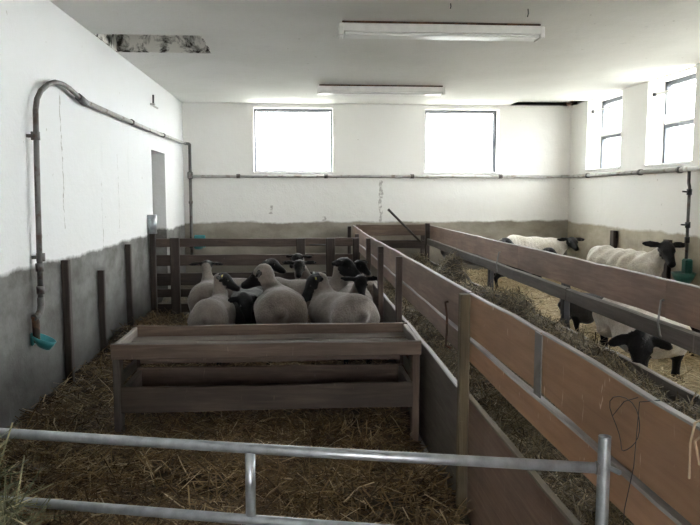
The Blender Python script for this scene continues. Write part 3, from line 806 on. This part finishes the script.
cx = -1.05 + .52 * np.cos(th) ** .4 * np.cos(ph); cyy = 1.38 + .42 * np.cos(th) ** .4 * np.sin(ph); cz = -.06 + .97 * np.sin(th)
strands('hay_stems', np.stack([cx, cyy], 1), None, M['straw_pile'], length=(.06, .26), width=.003, tilt=.5, parent=r, zpts=cz - .03, curl=.5).location = Vector((0, 0, 0)) - r.location

# ------------------------------------------------------------------ sheep
def s_ell(P, c, r, R=None):
    q = P - np.array(c, np.float32)
    if R is not None: q = q @ np.asarray(R, np.float32)          # columns of R are the local axes
    r = np.array(r, np.float32)
    k0 = np.linalg.norm(q / r, axis=-1); k1 = np.linalg.norm(q / (r * r), axis=-1)
    return k0 * (k0 - 1) / np.maximum(k1, 1e-6)
def s_cone(P, a, b, ra, rb):
    a = np.array(a, np.float32); b = np.array(b, np.float32); ba = b - a
    h = np.clip(((P - a) @ ba) / max(float(ba @ ba), 1e-9), 0, 1)
    return np.linalg.norm(P - a - h[..., None] * ba, axis=-1) - (ra + (rb - ra) * h)
def smin(a, b, k):
    h = np.maximum(k - np.abs(a - b), 0) / k
    return np.minimum(a, b) - h * h * k * .25

def surface_nets(Fv, org, h):
    S = Fv < 0
    nx, ny, nz = Fv.shape
    cs = [(i, j, k) for i in (0, 1) for j in (0, 1) for k in (0, 1)]
    sl = lambda A, c: A[c[0]:nx - 1 + c[0], c[1]:ny - 1 + c[1], c[2]:nz - 1 + c[2]]
    cnt = sum(sl(S, c).astype(np.int8) for c in cs)
    act = (cnt > 0) & (cnt < 8)
    idx = -np.ones(act.shape, np.int64); ii = np.argwhere(act); idx[act] = np.arange(len(ii))
    vals = {c: sl(Fv, c)[act] for c in cs}
    acc = np.zeros((len(ii), 3)); num = np.zeros(len(ii))
    for c in cs:
        for ax in range(3):
            if c[ax] == 1: continue
            d = list(c); d[ax] = 1; d = tuple(d)
            f0, f1 = vals[c], vals[d]; m = (f0 < 0) != (f1 < 0)
            t = np.where(m, f0 / np.where(f0 == f1, 1, f0 - f1), 0)
            p = np.tile(np.array(c, float), (len(ii), 1)); p[:, ax] += t
            acc += p * m[:, None]; num += m
    V = (ii + acc / num[:, None]) * h + np.array(org)
    quads = []
    for ax in range(3):
        lo = [slice(1, -1)] * 3; lo[ax] = slice(0, -1); hi = [slice(1, -1)] * 3; hi[ax] = slice(1, None)
        a = S[tuple(lo)]; b = S[tuple(hi)]; m = a != b
        e = np.argwhere(m); inside = a[m]
        for d in range(3):
            if d != ax: e[:, d] += 1
        u, v = (ax + 1) % 3, (ax + 2) % 3
        def cell(du, dv):
            q = e.copy(); q[:, u] -= du; q[:, v] -= dv
            return idx[q[:, 0], q[:, 1], q[:, 2]]
        Q = np.stack([cell(1, 1), cell(0, 1), cell(0, 0), cell(1, 0)], 1)
        Q[~inside] = Q[~inside][:, ::-1]
        quads.append(Q)
    return V, np.concatenate(quads)

def sheep(loc, heading, scale, head, hdir, wool, label, group, res=.016, poll=0, tags=(), ears=(-.12, -.12), eyes=True, lamb=False, belly=0.0, roll=0.0, neck_r=1.0, step=0.0, wide=1.12, hs=1.03, squat=.08, fw=-.18, el=1.0, folds=0.0):
    """loc: ground point under the trunk; head, hdir: world position and direction of the head"""
    loc = Vector(loc); rz = math.radians(heading)
    Ri = Matrix.Rotation(-rz, 3, 'Z')
    hb = np.array(Ri @ (Vector(head) - loc)) / scale
    hd = np.array((Ri @ Vector(hdir)).normalized())
    up = np.array([0, 0, 1.0])
    s = np.cross(up, hd); s = s / np.linalg.norm(s); uh = np.cross(hd, s)
    if roll: 
        s2 = s * math.cos(roll) + uh * math.sin(roll); uh = np.cross(hd, s2); s = s2
    lo = np.minimum(np.array([-.60, -.27, -.10]), hb - .30); hi = np.maximum(np.array([.52, .27, .72]), hb + .30)
    h = res / scale
    ax = [np.arange(lo[i], hi[i], h, dtype=np.float32) for i in range(3)]
    P = np.stack(np.meshgrid(*ax, indexing='ij'), -1)
    Pf = P; P = P.copy(); P[..., 2] = P[..., 2] / (1 - squat)          # how deep the trunk sits over the legs
    # trunk (fleece)
    d = s_ell(P, (-.32, 0, .485), (.185, .178 * wide, .20))
    d = smin(d, s_ell(P, (-.10, 0, .475), (.27, .175 * wide, .172)), .08)
    d = smin(d, s_ell(P, (.08, 0, .450 - belly), (.28, .195 * wide, .185)), .08)
    d = smin(d, s_ell(P, (.27, 0, .455), (.16, .150 * wide, .17)), .08)
    for sd in (-1, 1):
        d = smin(d, s_cone(P, (-.34, sd * .085, .44), (-.30, sd * .115, .31), .12, .075), .05)
        d = smin(d, s_cone(P, (.28, sd * .09, .42), (.27, sd * .105, .29), .095, .052), .05)
    d = smin(d, s_ell(P, (-.50, 0, .50), (.04, .035, .055)), .035)
    P = Pf
    n0 = np.array([.30, 0, .50 * (1 - squat)]); n3 = hb - hd * .05 - uh * .025
    n1 = n0 * .55 + n3 * .45 + np.array([.02, 0, -.01])
    d = smin(d, s_cone(P, n0, n1, .108 * neck_r, .076 * neck_r), .06)
    d = smin(d, s_cone(P, n1, n3, .076 * neck_r, .060 * neck_r), .04)
    if poll: d = smin(d, s_ell(P, hb - hd * .035 + uh * .02, (.078 * poll, .078 * poll, .078 * poll)), .04)
    # fleece lumps
    lump = (np.sin(P[..., 0] * 31 + 2 * np.sin(P[..., 2] * 17)) * np.sin(P[..., 1] * 27 + 1.3) * np.sin(P[..., 2] * 29 + .7 + 3 * P[..., 0]))
    lump = lump + .7 * np.sin(P[..., 0] * 58 + 4 * np.sin(P[..., 1] * 23)) * np.sin(P[..., 2] * 61 + 2 * np.sin(P[..., 0] * 19)) * np.sin(P[..., 1] * 53)
    d = d + lump * .0045 + folds * np.sin(P[..., 0] * 42 + 3.0 * np.sin(P[..., 2] * 7 + P[..., 1] * 5)) * np.clip((P[..., 2] - .2) / .2, 0, 1)
    # dark legs
    k = None
    def add(q, kk):
        nonlocal k
        k = q if k is None else smin(k, q, kk)
    for sd, st in ((-1, step), (1, -step)):
        add(s_cone(P, (-.29, sd * .115, .33), (-.40, sd * .108, .20), .062, .031), .02)
        add(s_cone(P, (-.40, sd * .108, .20), (-.375 + st, sd * .105, .045), .030, .023), .02)
        add(s_cone(P, (-.375 + st, sd * .105, .045), (-.345 + st, sd * .105, .012), .026, .030), .015)
        add(s_cone(P, (.27, sd * .105, .31), (.285 - st * .5, sd * .102, .17), .050, .031), .02)
        add(s_cone(P, (.285 - st * .5, sd * .102, .17), (.275 - st, sd * .10, .045), .029, .022), .02)
        add(s_cone(P, (.275 - st, sd * .10, .045), (.300 - st, sd * .10, .012), .025, .030), .015)
    legs = k
    # head
    k = None
    Fr = np.stack([hd, s, uh], 1)
    H = lambda a, b, c: hb + (hd * a + s * b + uh * c) * hs
    r3 = lambda a, b, c: (a * hs, b * hs, c * hs)
    add(s_ell(P, hb, r3(.074, .060, .068), Fr), .02)
    add(s_cone(P, H(.04, 0, -.002), H(.175, 0, -.022), .053 * hs, .033 * hs), .05)
    add(s_cone(P, H(.01, 0, -.035), H(.15, 0, -.045), .044 * hs, .024 * hs), .03)
    add(s_ell(P, H(.188, 0, -.028), r3(.030, .033, .030), Fr), .02)
    for sd in (-1, 1):                                           # brow ridges
        add(s_ell(P, H(.055, sd * .042, .026), r3(.026, .020, .018), Fr), .02)
    kk = k
    def ear_axes(sd, dr):
        e = s * sd * .92 + uh * dr * 1.2 + hd * fw; e = e / np.linalg.norm(e)
        fn = uh * .8 + hd * .6; fn = fn - e * (fn @ e); fn = fn / np.linalg.norm(fn)
        return e, np.cross(e, fn), fn, H(-.015, sd * .050, .030)
    for sd, dr in zip((-1, 1), ears):
        e, g, fn, base = ear_axes(sd, dr)
        q = s_ell(P, base + e * (.02 + .058 * el) * hs, r3(.02 + .072 * el, .034, .0165), np.stack([e, g, fn], 1))
        q = np.maximum(q, -s_ell(P, base + (e * (.03 + .058 * el) + fn * .024) * hs, r3(.07 * el, .022, .016), np.stack([e, g, fn], 1)))
        kk = smin(kk, q, .018)
    dark = smin(legs, kk, .01)
    tot = smin(d, dark, .03)
    V, Q = surface_nets(tot, lo, h)
    # which coat each vertex carries
    gi = [np.clip(((V[:, i] - lo[i]) / h).round().astype(int), 0, len(ax[i]) - 1) for i in range(3)]
    w = (d - dark)[gi[0], gi[1], gi[2]]
    dk = np.clip(.5 + w / .03, 0, 1)
    # a round of smoothing
    for _ in range(2):
        A = np.zeros_like(V); c = np.zeros(len(V))
        for a_, b_ in ((0, 1), (1, 2), (2, 3), (3, 0)):
            np.add.at(A, Q[:, a_], V[Q[:, b_]]); np.add.at(A, Q[:, b_], V[Q[:, a_]])
            np.add.at(c, Q[:, a_], 1); np.add.at(c, Q[:, b_], 1)
        V = V * .55 + A / c[:, None] * .45
    me = mesh_np('body', V * scale, Q, True)
    at = me.attributes.new('dark', 'FLOAT', 'POINT'); at.data.foreach_set('value', dk.astype(np.float32))
    nm = 'lamb' if lamb else 'sheep'
    root = empty(nm, loc, label, nm, group, rz=rz)
    link('body', me, wool, root, local=True)
    if eyes:
        for sd in (-1, 1):
            c = H(.060, sd * .054, .016) * scale
            MBs = MB().lathe([(0.0, -.011), (.008, -.008), (.011, 0), (.008, .008), (.0, .011)], (0, 0, 0), 10)
            me2 = mesh_py('eye', MBs.v, MBs.f, True)
            link('eye', me2, M['eye'], root, loc=Vector(c), local=True)
    for sd in tags:
        e, g, fn, base = ear_axes(sd, ears[0] if sd < 0 else ears[1])
        for off in (.022, -.022):
            c = (base + e * .06 * hs + fn * off) * scale
            m_ = MB().box(-.012, .012, -.010, .010, -.002, .002, .001)
            me3 = mesh_py('ear_tag', m_.v, m_.f)
            o = link('ear_tag', me3, M['tag_yellow'], root, loc=Vector(c), local=True)
            o.rotation_euler = Matrix((Vector(e), Vector(g), Vector(fn))).transposed().to_euler()
            tag(o, 'yellow ear tag')
    return root

G1 = 'dark faced sheep crowded together in the left pen'
G2 = 'dark faced white sheep in the right pen'
zl = lambda x, y: float(h_left(np.array(x), np.array(y))) - .01
def L(x, y): return (x, y, zl(x, y))
def R_(x, y): return (x, y, float(h_right(np.array(x), np.array(y))) - .01)
SHEEP = [
 # loc, heading, scale, head, dir, wool, label, kwargs
 (L(-.715, 5.82), 86, .80, (-.675, 6.15, .655), (.80, -.05, -.45), 'wool_grey', 'leftmost front sheep seen from behind with black face turned right', dict(tags=(-1,), neck_r=.9, wide=1.0, squat=.0)),
 (L(-.88, 6.72), 95, .84, (-.94, 7.08, .675), (0, .95, -.25), 'wool_grey', 'sheep behind the leftmost one facing away with both ears spread level', dict(neck_r=.85)),
 (L(-.47, 6.35), -88, .88, (-.47, 5.88, .50), (.25, -.55, -.8), 'wool_dark', 'dark fleeced sheep with lowered head squeezed between two pale rumps', dict(ears=(-.6, -.6), el=.8)),
 (L(-.17, 5.84), 93, .97, (-.345, 6.14, .675), (-.85, .30, -.35), 'wool_grey', 'centre sheep seen from behind with woolly upright neck and face hidden left', dict(poll=1.1, tags=(-1,), wide=1.18, squat=.04)),
 (L(.325, 5.76), 110, .95, (.13, 6.08, .635), (-.60, -.10, -.70), 'wool_pale', 'right front sheep with wide pale rump and black head bent left', dict(tags=(1,), wide=1.08, hs=1.08)),
 (L(-.63, 7.22), 4, .80, (-.29, 7.12, .685), (.85, -.35, -.35), 'wool_pale', 'sheep behind the centre one with dark head in profile facing right', {}),
 (L(.40, 7.15), 176, .84, (-.01, 7.05, .675), (-.06, -.9, -.45), 'wool_pale', 'sheep facing the viewer at back centre with ears straight out', {}),
 (L(.28, 7.50), 178, .80, (-.03, 7.44, .71), (-.4, -.75, -.3), 'wool_grey', 'hindmost sheep at back centre, only its dark crown showing', {}),
 (L(.06, 6.68), 2, .94, (.42, 6.62, .715), (.80, -.35, -.50), 'wool_pale', 'sheep standing side on in the middle with pale neck and dark face right', dict(hs=1.2)),
 (L(.50, 6.60), -90, .84, (.53, 6.12, .62), (.02, -.80, -.60), 'wool_grey', 'sheep by the alley fence facing the viewer with ears wide apart', {}),
 (L(.50, 7.28), -60, .74, (.60, 6.98, .68), (.55, -.6, -.4), 'wool_grey', 'dark headed sheep tight against alley fence behind the side on sheep', {}),
]
for (loc, hd_, sc_, hp, hv, wl, lab, kw) in SHEEP:
    sheep(loc, hd_, sc_, hp, hv, M[wl], lab, G1, **kw)
SHEEP_R = [
 (R_(3.50, 7.27), -58, .90, (3.735, 6.90, .835), (-.06, -.80, -.60), 'wool_white', 'large white sheep with black face standing by the right wall pipe', dict(res=.014, ears=(-.04, -.14), hs=1.25, squat=.04, folds=.010)),
 (R_(3.14, 9.15), 2, .90, (3.57, 8.98, .765), (.02, -.92, -.36), 'wool_white', 'cream sheep standing side on before the back right corner with face to viewer', dict(hs=1.05, squat=.0)),
 (R_(2.27, 8.95), 2, .86, (2.66, 8.90, .765), (.8, -.3, -.35), 'wool_grey', 'sheep at the far end of right pen with dark head over the fence top', {}),
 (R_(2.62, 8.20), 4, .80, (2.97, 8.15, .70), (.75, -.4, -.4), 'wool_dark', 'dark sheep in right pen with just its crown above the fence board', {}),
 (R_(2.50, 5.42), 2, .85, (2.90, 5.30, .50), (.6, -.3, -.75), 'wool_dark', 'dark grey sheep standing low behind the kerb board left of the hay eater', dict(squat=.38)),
 (R_(2.21, 4.33), -94, .98, (1.90, 3.74, .575), (-.16, -.36, -.90), 'wool_white', 'white sheep pushing its black head through the fence to eat hay', dict(res=.010, ears=(-.3, -.35), fw=.35, el=.75, squat=.30, belly=.10, wide=1.05, hs=1.04, neck_r=1.15)),
 (R_(2.90, 4.85), -112, .68, (2.70, 4.42, .46), (-.5, -.5, -.7), 'wool_white', 'smaller sheep at right picture edge with dark lowered head behind the hay eater', dict(squat=.1)),
]
for (loc, hd_, sc_, hp, hv, wl, lab, kw) in SHEEP_R:
    sheep(loc, hd_, sc_, hp, hv, M[wl], lab, G2 if not kw.get('lamb') else None, **kw)
